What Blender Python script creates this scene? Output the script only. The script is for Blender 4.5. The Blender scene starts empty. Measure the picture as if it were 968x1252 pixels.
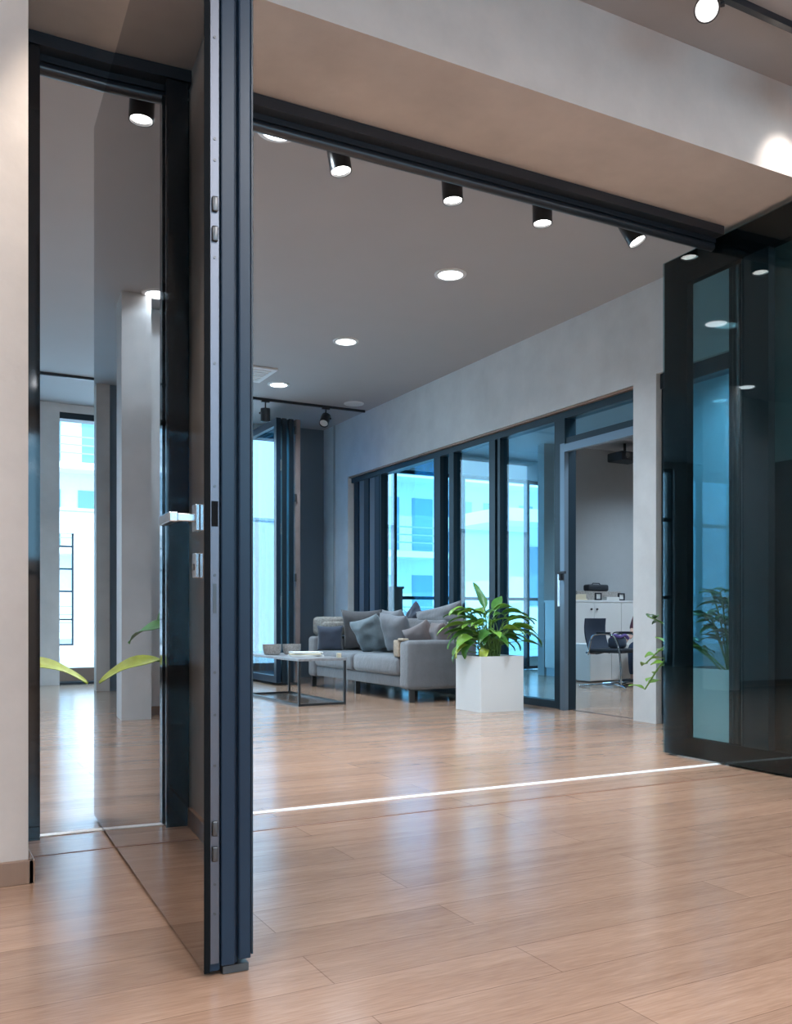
import bpy, bmesh, math, random
from mathutils import Vector, Matrix
random.seed(7)
S = bpy.context.scene
C = S.collection
PI = math.pi
CEIL = 3.545

# ------------------------------------------------------------------ materials
def newmat(name):
    m = bpy.data.materials.new(name); m.use_nodes = True
    nt = m.node_tree
    return m, nt, nt.nodes, nt.links, nt.nodes['Principled BSDF']

def plain(name, col, rough=.5, metal=0, spec=.5, bump=0, bscale=60, var=0, vscale=8, coat=0, sheen=0):
    m, nt, N, L, b = newmat(name)
    b.inputs['Base Color'].default_value = (*col, 1)
    b.inputs['Roughness'].default_value = rough
    b.inputs['Metallic'].default_value = metal
    b.inputs['Specular IOR Level'].default_value = spec
    b.inputs['Coat Weight'].default_value = coat
    b.inputs['Sheen Weight'].default_value = sheen
    tc = N.new('ShaderNodeTexCoord')
    if var:
        n = N.new('ShaderNodeTexNoise'); n.inputs['Scale'].default_value = vscale
        n.inputs['Detail'].default_value = 8; n.inputs['Roughness'].default_value = .6
        L.new(tc.outputs['Object'], n.inputs['Vector'])
        r = N.new('ShaderNodeMapRange'); r.inputs['From Min'].default_value = .3; r.inputs['From Max'].default_value = .7
        r.inputs['To Min'].default_value = 1-var; r.inputs['To Max'].default_value = 1+var
        L.new(n.outputs['Fac'], r.inputs['Value'])
        v = N.new('ShaderNodeVectorMath'); v.operation = 'SCALE'; v.inputs[0].default_value = col
        L.new(r.outputs[0], v.inputs['Scale']); L.new(v.outputs[0], b.inputs['Base Color'])
    if bump:
        n = N.new('ShaderNodeTexNoise'); n.inputs['Scale'].default_value = bscale; n.inputs['Detail'].default_value = 6
        L.new(tc.outputs['Object'], n.inputs['Vector'])
        u = N.new('ShaderNodeBump'); u.inputs['Strength'].default_value = bump; u.inputs['Distance'].default_value = .01
        L.new(n.outputs['Fac'], u.inputs['Height']); L.new(u.outputs[0], b.inputs['Normal'])
    return m

def emis(name, col, s):
    m, nt, N, L, b = newmat(name)
    b.inputs['Base Color'].default_value = (*col, 1)
    b.inputs['Emission Color'].default_value = (*col, 1)
    b.inputs['Emission Strength'].default_value = s
    return m

def glass(name, tint, r0=.05, power=5, rough=0., rcol=(1, 1, 1)):
    m, nt, N, L, b = newmat(name)
    N.remove(b)
    out = N['Material Output']
    t = N.new('ShaderNodeBsdfTransparent'); t.inputs[0].default_value = (*tint, 1)
    g = N.new('ShaderNodeBsdfGlossy'); g.inputs['Roughness'].default_value = rough; g.inputs['Color'].default_value = (*rcol, 1)
    lw = N.new('ShaderNodeLayerWeight'); lw.inputs['Blend'].default_value = .5
    p = N.new('ShaderNodeMath'); p.operation = 'POWER'; p.inputs[1].default_value = power
    L.new(lw.outputs['Facing'], p.inputs[0])
    r = N.new('ShaderNodeMapRange'); r.inputs['To Min'].default_value = r0; r.inputs['To Max'].default_value = 1
    L.new(p.outputs[0], r.inputs['Value'])
    x = N.new('ShaderNodeMixShader')
    L.new(r.outputs[0], x.inputs[0]); L.new(t.outputs[0], x.inputs[1]); L.new(g.outputs[0], x.inputs[2])
    L.new(x.outputs[0], out.inputs['Surface'])
    return m

def floor_mat(name, c1, c2, rough=.3):
    m, nt, N, L, b = newmat(name)
    tc = N.new('ShaderNodeTexCoord')
    br = N.new('ShaderNodeTexBrick')
    br.inputs['Scale'].default_value = 1; br.inputs['Brick Width'].default_value = 1.38; br.inputs['Row Height'].default_value = .193
    br.inputs['Mortar Size'].default_value = .0014; br.inputs['Mortar Smooth'].default_value = .1
    br.inputs['Color1'].default_value = (.90, .90, .90, 1); br.inputs['Color2'].default_value = (1.07, 1.07, 1.07, 1)
    br.inputs['Mortar'].default_value = (.62, .58, .55, 1); br.offset = .37
    L.new(tc.outputs['Object'], br.inputs['Vector'])
    # grain: noise stretched along the plank, shifted per row
    sep = N.new('ShaderNodeSeparateXYZ'); L.new(tc.outputs['Object'], sep.inputs[0])
    row = N.new('ShaderNodeMath'); row.operation = 'DIVIDE'; row.inputs[1].default_value = .193; L.new(sep.outputs['Y'], row.inputs[0])
    fl = N.new('ShaderNodeMath'); fl.operation = 'FLOOR'; L.new(row.outputs[0], fl.inputs[0])
    cm = N.new('ShaderNodeCombineXYZ')
    mx = N.new('ShaderNodeMath'); mx.operation = 'MULTIPLY'; mx.inputs[1].default_value = .55; L.new(sep.outputs['X'], mx.inputs[0])
    my = N.new('ShaderNodeMath'); my.operation = 'MULTIPLY'; my.inputs[1].default_value = 7; L.new(sep.outputs['Y'], my.inputs[0])
    mz = N.new('ShaderNodeMath'); mz.operation = 'MULTIPLY'; mz.inputs[1].default_value = 3.7; L.new(fl.outputs[0], mz.inputs[0])
    L.new(mx.outputs[0], cm.inputs[0]); L.new(my.outputs[0], cm.inputs[1]); L.new(mz.outputs[0], cm.inputs[2])
    n1 = N.new('ShaderNodeTexNoise'); n1.inputs['Scale'].default_value = 2.2; n1.inputs['Detail'].default_value = 9
    n1.inputs['Roughness'].default_value = .62; n1.inputs['Distortion'].default_value = .5
    L.new(cm.outputs[0], n1.inputs['Vector'])
    n2 = N.new('ShaderNodeTexNoise'); n2.inputs['Scale'].default_value = 26; n2.inputs['Detail'].default_value = 5
    L.new(cm.outputs[0], n2.inputs['Vector'])
    ad = N.new('ShaderNodeMix'); ad.data_type = 'FLOAT'; ad.inputs[0].default_value = .45
    L.new(n1.outputs['Fac'], ad.inputs[2]); L.new(n2.outputs['Fac'], ad.inputs[3])
    cr = N.new('ShaderNodeValToRGB')
    cr.color_ramp.elements[0].position = .32; cr.color_ramp.elements[0].color = (*c1, 1)
    cr.color_ramp.elements[1].position = .66; cr.color_ramp.elements[1].color = (*c2, 1)
    L.new(ad.outputs[0], cr.inputs[0])
    mu = N.new('ShaderNodeMix'); mu.data_type = 'RGBA'; mu.blend_type = 'MULTIPLY'; mu.inputs[0].default_value = 1
    L.new(cr.outputs[0], mu.inputs[6]); L.new(br.outputs['Color'], mu.inputs[7])
    L.new(mu.outputs[2], b.inputs['Base Color'])
    rr = N.new('ShaderNodeMapRange'); rr.inputs['To Min'].default_value = rough-.03; rr.inputs['To Max'].default_value = rough+.05
    L.new(ad.outputs[0], rr.inputs['Value']); L.new(rr.outputs[0], b.inputs['Roughness'])
    b.inputs['Specular IOR Level'].default_value = .8
    return m

M = {}
M['floor'] = floor_mat('oak laminate', (.31, .18, .118), (.47, .30, .208), .19)
M['baseboard'] = floor_mat('oak baseboard', (.22, .125, .08), (.36, .22, .145), .4)
M['plaster'] = plain('beige concrete plaster', (.60, .525, .47), .62, bump=.25, bscale=9, var=.10, vscale=2.6)
M['plaster_cool'] = plain('pale grey concrete plaster', (.69, .70, .70), .6, bump=.25, bscale=9, var=.10, vscale=2.2)
M['ceiling'] = plain('taupe painted ceiling', (.44, .425, .43), .75, var=.015, vscale=3)
M['ceil_front'] = plain('grey painted front ceiling', (.40, .39, .39), .6, var=.02)
M['greywall'] = plain('mid grey painted wall', (.42, .43, .44), .8, var=.02)
M['darkwall'] = plain('slate grey painted wall', (.15, .18, .21), .7)
M['white'] = plain('white paint', (.80, .80, .80), .4)
M['whitegloss'] = plain('white lacquer', (.83, .82, .80), .3, spec=.4)
M['black'] = plain('black powder coated aluminium', (.016, .019, .024), .3, metal=.0, spec=.6)
M['blackgloss'] = plain('black glass panel', (.008, .01, .013), .05, spec=.6)
M['anth'] = plain('anthracite aluminium profile', (.012, .026, .046), .33, spec=.28)
M['anthdark'] = plain('dark aluminium profile', (.010, .020, .030), .36, spec=.4)
M['framelit'] = plain('aluminium door frame tinted for blue light', (.16, .22, .28), .4, metal=.4)  # blue light falling on the viewer-facing frame is put into this colour
M['gasket'] = plain('black rubber gasket', (.005, .006, .007), .8, spec=.1)
M['steel'] = plain('brushed steel', (.14, .145, .165), .42, metal=1)
M['steelbright'] = plain('satin stainless steel', (.50, .50, .51), .22, metal=1)
M['steeldark'] = plain('dark steel', (.10, .10, .10), .35, metal=.9)
M['chrome'] = plain('chrome tube', (.6, .62, .65), .15, metal=1)
M['strip'] = plain('polished white aluminium strip', (.95, .95, .95), .5, metal=.0, spec=.5)
M['redline'] = plain('brown joint strip', (.24, .10, .06), .4)
M['mirrorglass'] = glass('mirror tinted glass of the left leaf', (.34, .38, .40), .38, 3, rcol=(.84, .83, .84))
M['leafglass'] = glass('tinted glass of right leaf', (.62, .76, .79), .035)
M['paneglass'] = glass('clear blue tinted glass', (.66, .87, .95), .05)
M['winglass'] = glass('window glass', (.90, .97, 1.0), .04)
M['lens'] = emis('lit spotlight lens', (1, .97, .93), 9)
M['downlit'] = emis('lit downlight diffuser', (.93, .97, 1), 9)
M['downoff'] = plain('unlit white diffuser', (.75, .75, .74), .5)
M['sofa'] = plain('grey velvet', (.165, .165, .175), .85, bump=.5, bscale=22, var=.14, vscale=6, sheen=.5)
M['cush_dark'] = plain('dark grey cushion cloth', (.13, .125, .13), .9, bump=.4, bscale=30, var=.12, sheen=.3)
M['cush_teal'] = plain('blue grey crumpled cushion cloth', (.17, .21, .23), .75, bump=.9, bscale=10, var=.15, sheen=.4)
M['cush_grey'] = plain('light grey cushion cloth', (.20, .20, .215), .85, bump=.4, bscale=24, var=.1, sheen=.4)
M['cush_brown'] = plain('brown grey cushion cloth', (.19, .15, .145), .85, bump=.3, bscale=24, var=.1, sheen=.3)
M['cush_navy'] = plain('navy cushion cloth', (.06, .075, .11), .85, bump=.3, bscale=24, sheen=.3)
M['throw'] = plain('beige knitted throw', (.52, .42, .32), .95, bump=.9, bscale=90, var=.2, vscale=40)
M['plaid'] = plain('pale grey woven blanket', (.36, .34, .31), .95, bump=.9, bscale=70, var=.3, vscale=35)
M['tabletop'] = plain('grey stone table top', (.30, .30, .31), .35, var=.25, vscale=18)
M['basket'] = plain('woven grey basket', (.40, .36, .33), .9, bump=1, bscale=120, var=.35, vscale=60)
M['paper'] = plain('white paper', (.80, .79, .76), .7)
M['cream'] = plain('cream paper', (.72, .62, .45), .7)
M['leaf'] = plain('green peace lily leaf', (.075, .21, .035), .34, var=.35, vscale=7, spec=.5)
M['leaf2'] = plain('light green leaf', (.20, .38, .05), .4, var=.25, vscale=9)
M['leafy'] = plain('yellow green leaf', (.42, .50, .06), .42, var=.25, vscale=12)
M['leafdark'] = plain('dark green rubber plant leaf', (.05, .17, .04), .28, var=.4, vscale=9)
M['stem'] = plain('green stalk', (.16, .30, .06), .5)
M['soil'] = plain('dark potting soil', (.04, .03, .022), .95, bump=1, bscale=60)
M['brownpot'] = plain('brown grey pot', (.16, .14, .13), .6)
M['net'] = plain('dark blue chair mesh', (.035, .05, .08), .6, bump=.6, bscale=200)
M['seatblack'] = plain('black chair upholstery', (.02, .024, .032), .6)
M['skin'] = plain('skin', (.62, .36, .27), .5)
M['jeans'] = plain('dark blue denim', (.03, .045, .085), .85, bump=.4, bscale=80)
M['maroon'] = plain('maroon knit cloth', (.13, .035, .055), .85, bump=.4, bscale=80)
M['hair'] = plain('dark brown hair', (.03, .018, .012), .5)
M['purple'] = plain('purple patterned cloth', (.16, .10, .32), .7, var=.5, vscale=30)
M['bwall'] = plain('apartment render', (.55, .60, .63), .8, var=.03)
M['bslab'] = plain('apartment balcony slab', (.66, .72, .76), .8)
M['bgrey'] = plain('grey apartment render', (.22, .30, .36), .8)
M['framedark'] = plain('black window frame tinted for blue light', (.010, .026, .04), .4, spec=.35)  # black frames; the blue of the light on them is in the base colour
M['extwall'] = plain('white rendered outdoor wall', (.80, .84, .88), .8, var=.03)
M['extgrey'] = plain('pale blue grey render', (.50, .60, .68), .8)
M['extglass'] = plain('blue building window', (.10, .22, .32), .12, spec=.8)
M['deck'] = plain('pale terrace tiles', (.55, .58, .60), .5)
M['deckwood'] = plain('brown deck riser', (.28, .20, .16), .6)
M['cone'] = plain('reflector', (.8, .8, .8), .3, metal=.8)

# ------------------------------------------------------------------ mesh helpers
class MB:
    def __init__(s): s.bm = bmesh.new()
    def box(s, x0, x1, y0, y1, z0, z1, bev=0, seg=2):
        r = bmesh.ops.create_cube(s.bm, size=1)['verts']
        for v in r:
            v.co = Vector((x0+(v.co.x+.5)*(x1-x0), y0+(v.co.y+.5)*(y1-y0), z0+(v.co.z+.5)*(z1-z0)))
        if bev:
            es = list({e for v in r for e in v.link_edges})
            bmesh.ops.bevel(s.bm, geom=es, offset=bev, segments=seg, profile=.5, affect='EDGES')
        return s
    def rbox(s, x0, x1, y0, y1, z0, z1, bev=0, seg=2, rot=None, piv=None):
        n0 = set(s.bm.verts)
        s.box(x0, x1, y0, y1, z0, z1, bev, seg)
        vs = [v for v in s.bm.verts if v not in n0]
        if rot is not None:
            p = Vector(piv) if piv is not None else Vector(((x0+x1)/2, (y0+y1)/2, (z0+z1)/2))
            for v in vs: v.co = p + rot @ (v.co-p)
        return s
    def cyl(s, p0, p1, r0, r1=None, n=20, caps=True):
        p0, p1 = Vector(p0), Vector(p1)
        r1 = r0 if r1 is None else r1
        d = p1-p0
        q = d.to_track_quat('Z', 'Y').to_matrix().to_4x4()
        m = Matrix.Translation((p0+p1)/2) @ q
        bmesh.ops.create_cone(s.bm, cap_ends=caps, segments=n, radius1=r0, radius2=r1, depth=d.length, matrix=m)
        return s
    def lathe(s, prof, n=24, cx=0, cy=0):
        rings = []
        for r, z in prof:
            rings.append([s.bm.verts.new((cx+r*math.cos(2*PI*k/n), cy+r*math.sin(2*PI*k/n), z)) for k in range(n)])
        for a, b in zip(rings, rings[1:]):
            for k in range(n):
                s.bm.faces.new((a[k], a[(k+1) % n], b[(k+1) % n], b[k]))
        return s
    def tube(s, pts, r, n=10, closed=False):
        pts = [Vector(p) for p in pts]
        rings = []
        for i, p in enumerate(pts):
            if closed: d = pts[(i+1) % len(pts)]-pts[i-1]
            else: d = pts[min(i+1, len(pts)-1)]-pts[max(i-1, 0)]
            d.normalize()
            up = Vector((0, 0, 1)) if abs(d.z) < .95 else Vector((1, 0, 0))
            a = d.cross(up).normalized(); b = a.cross(d).normalized()
            rr = r[i] if isinstance(r, (list, tuple)) else r
            rings.append([s.bm.verts.new(p+a*rr*math.cos(2*PI*k/n)+b*rr*math.sin(2*PI*k/n)) for k in range(n)])
        m = len(rings)
        for i in range(m if closed else m-1):
            A, B = rings[i], rings[(i+1) % m]
            for k in range(n): s.bm.faces.new((A[k], A[(k+1) % n], B[(k+1) % n], B[k]))
        if not closed:
            s.bm.faces.new(rings[0]); s.bm.faces.new(list(reversed(rings[-1])))
        return s
    def leaf(s, base, d, length, width, droop=1., fold=.25, seg=9, twist=0, thick=.0012):
        # a blade that leaves base along d and bends down by droop radians, folded along its midrib
        p = Vector(base); d = Vector(d).normalized()
        side = d.cross(Vector((0, 0, 1)))
        if side.length < .05: side = Vector((1, 0, 0))
        side.normalize(); side = Matrix.Rotation(twist, 3, d) @ side
        top = []; bot = []
        for i in range(seg+1):
            t = i/seg
            w = width*.5*(math.sin(PI*min(1, t**.75))**.8 if 0 < t < 1 else 0.02)
            nrm = side.cross(d).normalized()
            wav = .06*width*math.sin(t*9+twist*5)
            row = []
            for k, f in enumerate((-1, -.5, 0, .5, 1)):
                row.append(p+side*(w*f)+nrm*(abs(f)*w*fold+wav*f*f*(1 if f > 0 else -.6)))
            top.append([s.bm.verts.new(q+nrm*thick) for q in row])
            bot.append([s.bm.verts.new(q-nrm*thick) for q in row])
            p = p+d*(length/seg)
            ax = d.cross(Vector((0, 0, -1)))
            if ax.length > .02:
                d = (Matrix.Rotation(droop/seg, 3, ax.normalized()) @ d).normalized()
        for i in range(seg):
            for k in range(4):
                s.bm.faces.new((top[i][k], top[i][k+1], top[i+1][k+1], top[i+1][k]))
                s.bm.faces.new((bot[i][k+1], bot[i][k], bot[i+1][k], bot[i+1][k+1]))
            s.bm.faces.new((top[i][0], top[i+1][0], bot[i+1][0], bot[i][0]))
            s.bm.faces.new((top[i][4], bot[i][4], bot[i+1][4], top[i+1][4]))
        return s
    def build(s, name, mat, parent=None, smooth=False):
        me = bpy.data.meshes.new(name)
        bmesh.ops.recalc_face_normals(s.bm, faces=s.bm.faces)
        s.bm.to_mesh(me); s.bm.free()
        if smooth:
            me.shade_smooth()
            me.set_sharp_from_angle(angle=math.radians(smooth if smooth is not True else 40))
        me.materials.append(M[mat])
        o = bpy.data.objects.new(name, me); C.objects.link(o)
        if parent: o.parent = parent
        return o

def box(*a, **k): return MB().box(*a, **k)

def thing(name, label, cat, loc=(0, 0, 0), rotz=0, group=None):
    o = bpy.data.objects.new(name, None); C.objects.link(o)
    o.location = loc; o.rotation_euler = (0, 0, rotz); o.empty_display_size = .2
    o['label'] = label; o['category'] = cat
    if group: o['group'] = group
    return o
def tag(o, label, cat, group=None, kind=None):
    o['label'] = label; o['category'] = cat
    if group: o['group'] = group
    if kind: o['kind'] = kind
    return o
def struct(name, mb, mat, label=None, parent=None, smooth=False):
    o = mb.build(name, mat, parent, smooth)
    if not parent:
        o['kind'] = 'structure'
        if label: o['label'] = label; o['category'] = name.split('_')[0]
    return o
def sthing(name, label, loc=(0, 0, 0)):
    o = bpy.data.objects.new(name, None); C.objects.link(o); o.location = loc
    o['kind'] = 'structure'; o['label'] = label; o['category'] = name.split('_')[0]
    return o
def dup(root, loc, rotz=None, label=None, group=None):
    r = root.copy(); C.objects.link(r); r.location = loc
    if rotz is not None: r.rotation_euler = (0, 0, rotz)
    if label: r['label'] = label
    if group: r['group'] = group
    for ch in list(root.children):
        c = ch.copy(); C.objects.link(c); c.parent = r
        for g in ch.children:
            d = g.copy(); C.objects.link(d); d.parent = c
    return r

# ------------------------------------------------------------------ the setting
struct('floor', box(-7, 13.2, -5, 12.12, -.12, 0), 'floor', 'oak laminate floor with long planks parallel to the doorway')
struct('ceiling', box(-7, 5.3, 3.80, 12.1, CEIL, CEIL+.15), 'ceiling', 'flat taupe ceiling of the lounge with round downlights')
struct('ceiling_front', box(-7, 13.2, -5, 3.14, CEIL, CEIL+.15), 'ceil_front', 'grey ceiling of the near room')
struct('ceiling_office', box(5.3, 13.2, 3.80, 12.1, 3.40, 3.52), 'ceiling', 'flat ceiling of the office')

# partition with the big doorway (near face y=3.13, far face y=3.80)
struct('wall_partition_left', box(-7, .335, 3.13, 3.80, 0, 3.75), 'plaster', 'beige plaster wall left of the doorway')
struct('wall_partition_right', box(4.44, 13.2, 3.13, 3.80, 0, 3.75), 'plaster', 'beige plaster wall right of the doorway')
struct('wall_header', box(.335, 4.44, 3.13, 3.80, 3.085, 3.75), 'plaster', 'beige plaster beam over the doorway')
m = MB(); m.box(-7, .35, 3.112, 3.13, 0, .075, .002); m.box(.335, .353, 3.112, 3.70, 0, .075, .002)
struct('baseboard_left', m, 'baseboard', 'low wooden baseboard at the foot of the left beige wall')
# frame of the doorway
m = MB()
m.box(.336, 4.098, 3.70, 3.76, 3.035, 3.083)
m.box(.336, 4.098, 3.76, 3.83, 3.01, 3.083)
m.cyl((.34, 3.79, 2.994), (4.098, 3.79, 2.994), .024, n=18)
m.box(.336, 4.098, 3.83, 3.86, 3.005, 3.06)
m.box(4.25, 4.438, 3.70, 3.83, 2.945, 3.083)
struct('trim_1', m, 'black', 'black aluminium head frame across the top of the doorway', smooth=30)
m = MB()
m.box(.352, .438, 3.705, 3.76, 0, 3.03); m.box(.336, .445, 3.76, 3.82, 0, 2.99)
struct('trim_2', m, 'blackgloss', 'glossy black jamb at the left side of the doorway')
m = MB(); m.box(4.27, 4.438, 3.705, 3.82, 0, 2.94)
m.cyl((4.262, 3.76, 0), (4.262, 3.76, 2.94), .02, n=14)
struct('trim_3', m, 'black', 'black jamb at the right side of the doorway', smooth=30)
struct('trim_11', box(4.425, 4.439, 3.14, 3.70, 0, 1.75), 'black', 'added black panel darkening the lower doorway reveal behind the right leaf')  # black sheet added to darken what shows through the right leaf
struct('trim_4', box(.44, 4.27, 3.752, 3.792, 0, .004, .001), 'strip', 'bright white metal threshold strip across the floor of the doorway')
struct('trim_5', box(.36, 4.27, 3.455, 3.463, 0, .0015), 'redline', 'thin reddish joint line in the floor before the threshold')

# right wall of the lounge (x = 5.26 .. 5.51) with two glazed openings
m = MB()
m.box(5.26, 5.51, 5.44, 5.70, 0, CEIL)                       # pier
m.box(5.26, 5.51, 5.70, 11.24, 2.765, CEIL)                  # beam
m.box(5.26, 5.51, 3.80, 5.44, 2.80, CEIL)
m.box(5.26, 5.51, 11.24, 12.1, 0, CEIL)
struct('wall_right', m, 'plaster_cool', 'pale grey plaster wall with wide glazed openings on the right')
struct('trim_6', box(5.245, 5.262, 11.66, 11.69, 0, CEIL), 'greywall', 'narrow grey corner strip at the far end of the right wall')
struct('trim_7', box(5.275, 5.50, 5.702, 11.238, 2.745, 2.764), 'baseboard', 'brown lintel board above the glazed wall')

# glazed wall in the big opening
gw = sthing('window_1', 'long black framed glass wall between the lounge and the office', (5.36, 8.5, 0))
def gl(x0, x1, y0, y1, z0, z1): return box(x0-5.36, x1-5.36, y0-8.5, y1-8.5, z0, z1)
gl(5.31, 5.43, 5.705, 11.235, 2.68, 2.744).build('window_frame', 'framedark', gw)
gl(5.32, 5.42, 6.70, 11.235, 0.001, .07).build('window_frame', 'framedark', gw)
for y0, y1 in ((10.36, 10.42), (8.89, 9.03), (8.60, 8.70), (7.79, 7.90), (7.70, 7.745), (6.72, 6.81)):
    gl(5.315, 5.425, y0, y1, .07, 2.68).build('mullion', 'framedark', gw)
for y0, y1 in ((9.03, 10.36), (8.70, 8.89), (7.90, 8.60), (6.81, 7.70)):
    gl(5.36, 5.368, y0, y1, .07, 2.68).build('pane', 'paneglass', gw)
fp = thing('folding_panel_stack', 'stack of narrow grey folded panels at the far end of the glass wall', 'folding panel', (5.36, 10.8, 0))
for k in range(5):
    y = -.40+k*.155
    box(-.05+.01*(k % 2), .03, y, y+.14, .012, 2.675, .004).build('panel', 'darkwall' if k % 2 else 'anth', fp)
# doorway of the office
dr = sthing('door_1', 'open glazed office doorway with frame coloured as if lit blue and glass transom', (5.36, 6.2, 0))
def gd(x0, x1, y0, y1, z0, z1, **k): return box(x0-5.36, x1-5.36, y0-6.2, y1-6.2, z0, z1, **k)
gd(5.30, 5.43, 6.64, 6.715, .0, 2.68).build('door_frame', 'framedark', dr)
gd(5.31, 5.42, 5.706, 6.64, 2.43, 2.50).build('door_frame', 'framedark', dr)
gd(5.262, 5.31, 6.60, 6.66, 0.001, 2.44).build('door_frame', 'framelit', dr)
gd(5.262, 5.31, 5.706, 6.60, 2.36, 2.43).build('door_frame', 'framelit', dr)
gd(5.36, 5.368, 5.706, 6.64, 2.50, 2.68).build('pane', 'paneglass', dr)
gd(5.262, 5.30, 6.662, 6.70, .95, 1.25, bev=.003).build('lock_plate', 'steelbright', dr)
hb = MB().box(-.13, -.10, .42, .44, 1.19, 1.27, .004).box(-.15, -.13, .33, .44, 1.245, 1.27, .004)
hb.build('door_handle', 'seatblack', dr)
struct('trim_8', box(5.36, 5.375, 5.71, 6.6, 0, .003), 'anth', 'dark threshold strip of the office doorway')
# second opening, behind the right door leaf
g2 = sthing('window_2', 'glass wall beside the pier, seen through the open right door leaf', (5.36, 4.6, 0))
def gg(x0, x1, y0, y1, z0, z1): return box(x0-5.36, x1-5.36, y0-4.6, y1-4.6, z0, z1)
gg(5.30, 5.42, 3.81, 5.435, 2.68, 2.80).build('window_frame', 'framedark', g2)
gg(5.32, 5.42, 3.81, 5.435, .001, .07).build('window_frame', 'framedark', g2)
for y0, y1 in ((5.36, 5.435), (3.81, 3.9)): gg(5.315, 5.425, y0, y1, .07, 2.68).build('mullion', 'framedark', g2)
gg(5.36, 5.368, 3.9, 5.36, .07, 2.68).build('pane', 'paneglass', g2)

# far facade y = 12.1 .. 12.35
m = MB()
m.box(-7, -3.0, 12.1, 12.35, 0, 3.75); m.box(1.30, 1.66, 12.08, 12.35, 0, 3.75)
m.box(-3.0, 5.51, 12.1, 12.35, 3.44, 3.75)
struct('wall_far', m, 'plaster_cool', 'pale pier and lintel of the far window front')
struct('wall_far_right', box(4.42, 5.26, 12.06, 12.35, 0, CEIL), 'darkwall', 'slate grey wall piece behind the sofa corner')
struct('trim_9', box(1.66, 4.42, 12.1, 12.3, 3.36, 3.44), 'anthdark', 'dark head rail of the far folding door')
struct('trim_10', box(1.66, 4.42, 12.1, 12.35, .0, .03), 'anthdark', 'dark floor rail of the far folding door')
wf = sthing('window_3', 'wide mullioned window on the left of the far wall', (-.8, 12.2, 0))
for x in (-2.2, -1.33, -.47, .40, 1.26, 2.07): box(x-.03, x+.03, -.05, .05, 0, 3.44).build('mullion', 'anthdark', wf)
for z in (.03, 1.2, 2.55, 3.4): box(-2.2, 2.07, -.045, .045, z-.03, z+.03).build('mullion', 'anthdark', wf)
box(-2.2, 2.07, -.004, .004, .05, 3.4).build('pane', 'winglass', wf)
# left side of the lounge: short walls and a column
struct('wall_left', box(-7.1, -6.9, 3.8, 12.35, 0, 3.75), 'darkwall', 'dark side wall of the lounge')
struct('wall_column', box(-.10, .14, 7.75, 8.10, 0, CEIL), 'plaster_cool', 'pale column with screw plugs, seen reflected in the left door leaf')
struct('wall_column_far', box(-.10, .05, 10.93, 11.2, 0, CEIL), 'plaster', 'slim beige column, seen reflected in the left door leaf')
struct('wall_panel_dark', box(-.30, -.10, 10.96, 11.15, 0, CEIL), 'darkwall', 'dark panel beside the slim column')
struct('wall_left_stub', box(-1.9, -.10, 8.10, 8.22, 0, CEIL), 'plaster_cool', 'pale wall beside the column')
struct('baseboard_stub', box(-1.9, -.102, 8.08, 8.10, 0, .075), 'baseboard', 'wooden baseboard of the short wall')
# office walls
struct('wall_office_back', box(8.2, 13.2, 10.75, 10.9, 0, 3.41), 'greywall', 'plain grey back wall of the office')
struct('wall_office_side', box(10.4, 10.55, 10.9, 12.1, 0, 3.41), 'greywall', 'grey return wall of the office')
struct('wall_office_partition', box(6.6, 6.75, 5.75, 6.55, 0, 3.4), 'plaster_cool', 'pale wall piece in the office seen through the right door leaf')
struct('wall_office_right', box(13.05, 13.2, -5, 10.9, 0, 3.75), 'greywall', 'right outer wall')
m = MB(); m.box(5.51, 10.55, 12.1, 12.35, 3.1, 3.75); m.box(10.2, 10.55, 12.1, 12.35, 0, 3.1)
struct('wall_office_window', m, 'plaster_cool', 'lintel over the office window')
w4 = sthing('window_4', 'tall bright window at the end of the office', (6.8, 12.2, 0))
for x in (-1.27, -.32, .9, 2.15, 3.37): box(x-.025, x+.025, -.05, .05, 0, 3.1).build('mullion', 'anthdark', w4)
for z in (.03, 1.15, 3.07): box(-1.27, 3.37, -.04, .04, z-.025, z+.025).build('mullion', 'anthdark', w4)
box(-1.27, 3.37, -.004, .004, .05, 3.05).build('pane', 'winglass', w4)
# near room shell (behind and beside the camera)
struct('wall_front_left', box(-4.1, -3.95, -5, 3.13, 0, CEIL), 'plaster', 'beige left wall of the near room')
m = MB(); m.box(-4.1, -2.5, -5.15, -5, 0, CEIL); m.box(7.5, 13.2, -5.15, -5, 0, CEIL); m.box(-2.5, 7.5, -5.15, -5, 0, 1.6); m.box(-2.5, 7.5, -5.15, -5, 3.2, CEIL)
struct('wall_back', m, 'plaster', 'wall behind the viewer with an opening added for daylight')
wb = sthing('window_5', 'unseen wide window added behind the viewer to light the beam', (2.5, -5.08, 0))  # window added so that bluish sky light reaches the beam
for x in (-5, -2.5, 0, 2.5, 5): box(x-.03, x+.03, -.04, .04, 1.6, 3.2).build('mullion', 'anthdark', wb)
box(-5, 5, -.004, .004, 1.6, 3.2).build('pane', 'winglass', wb)

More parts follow.
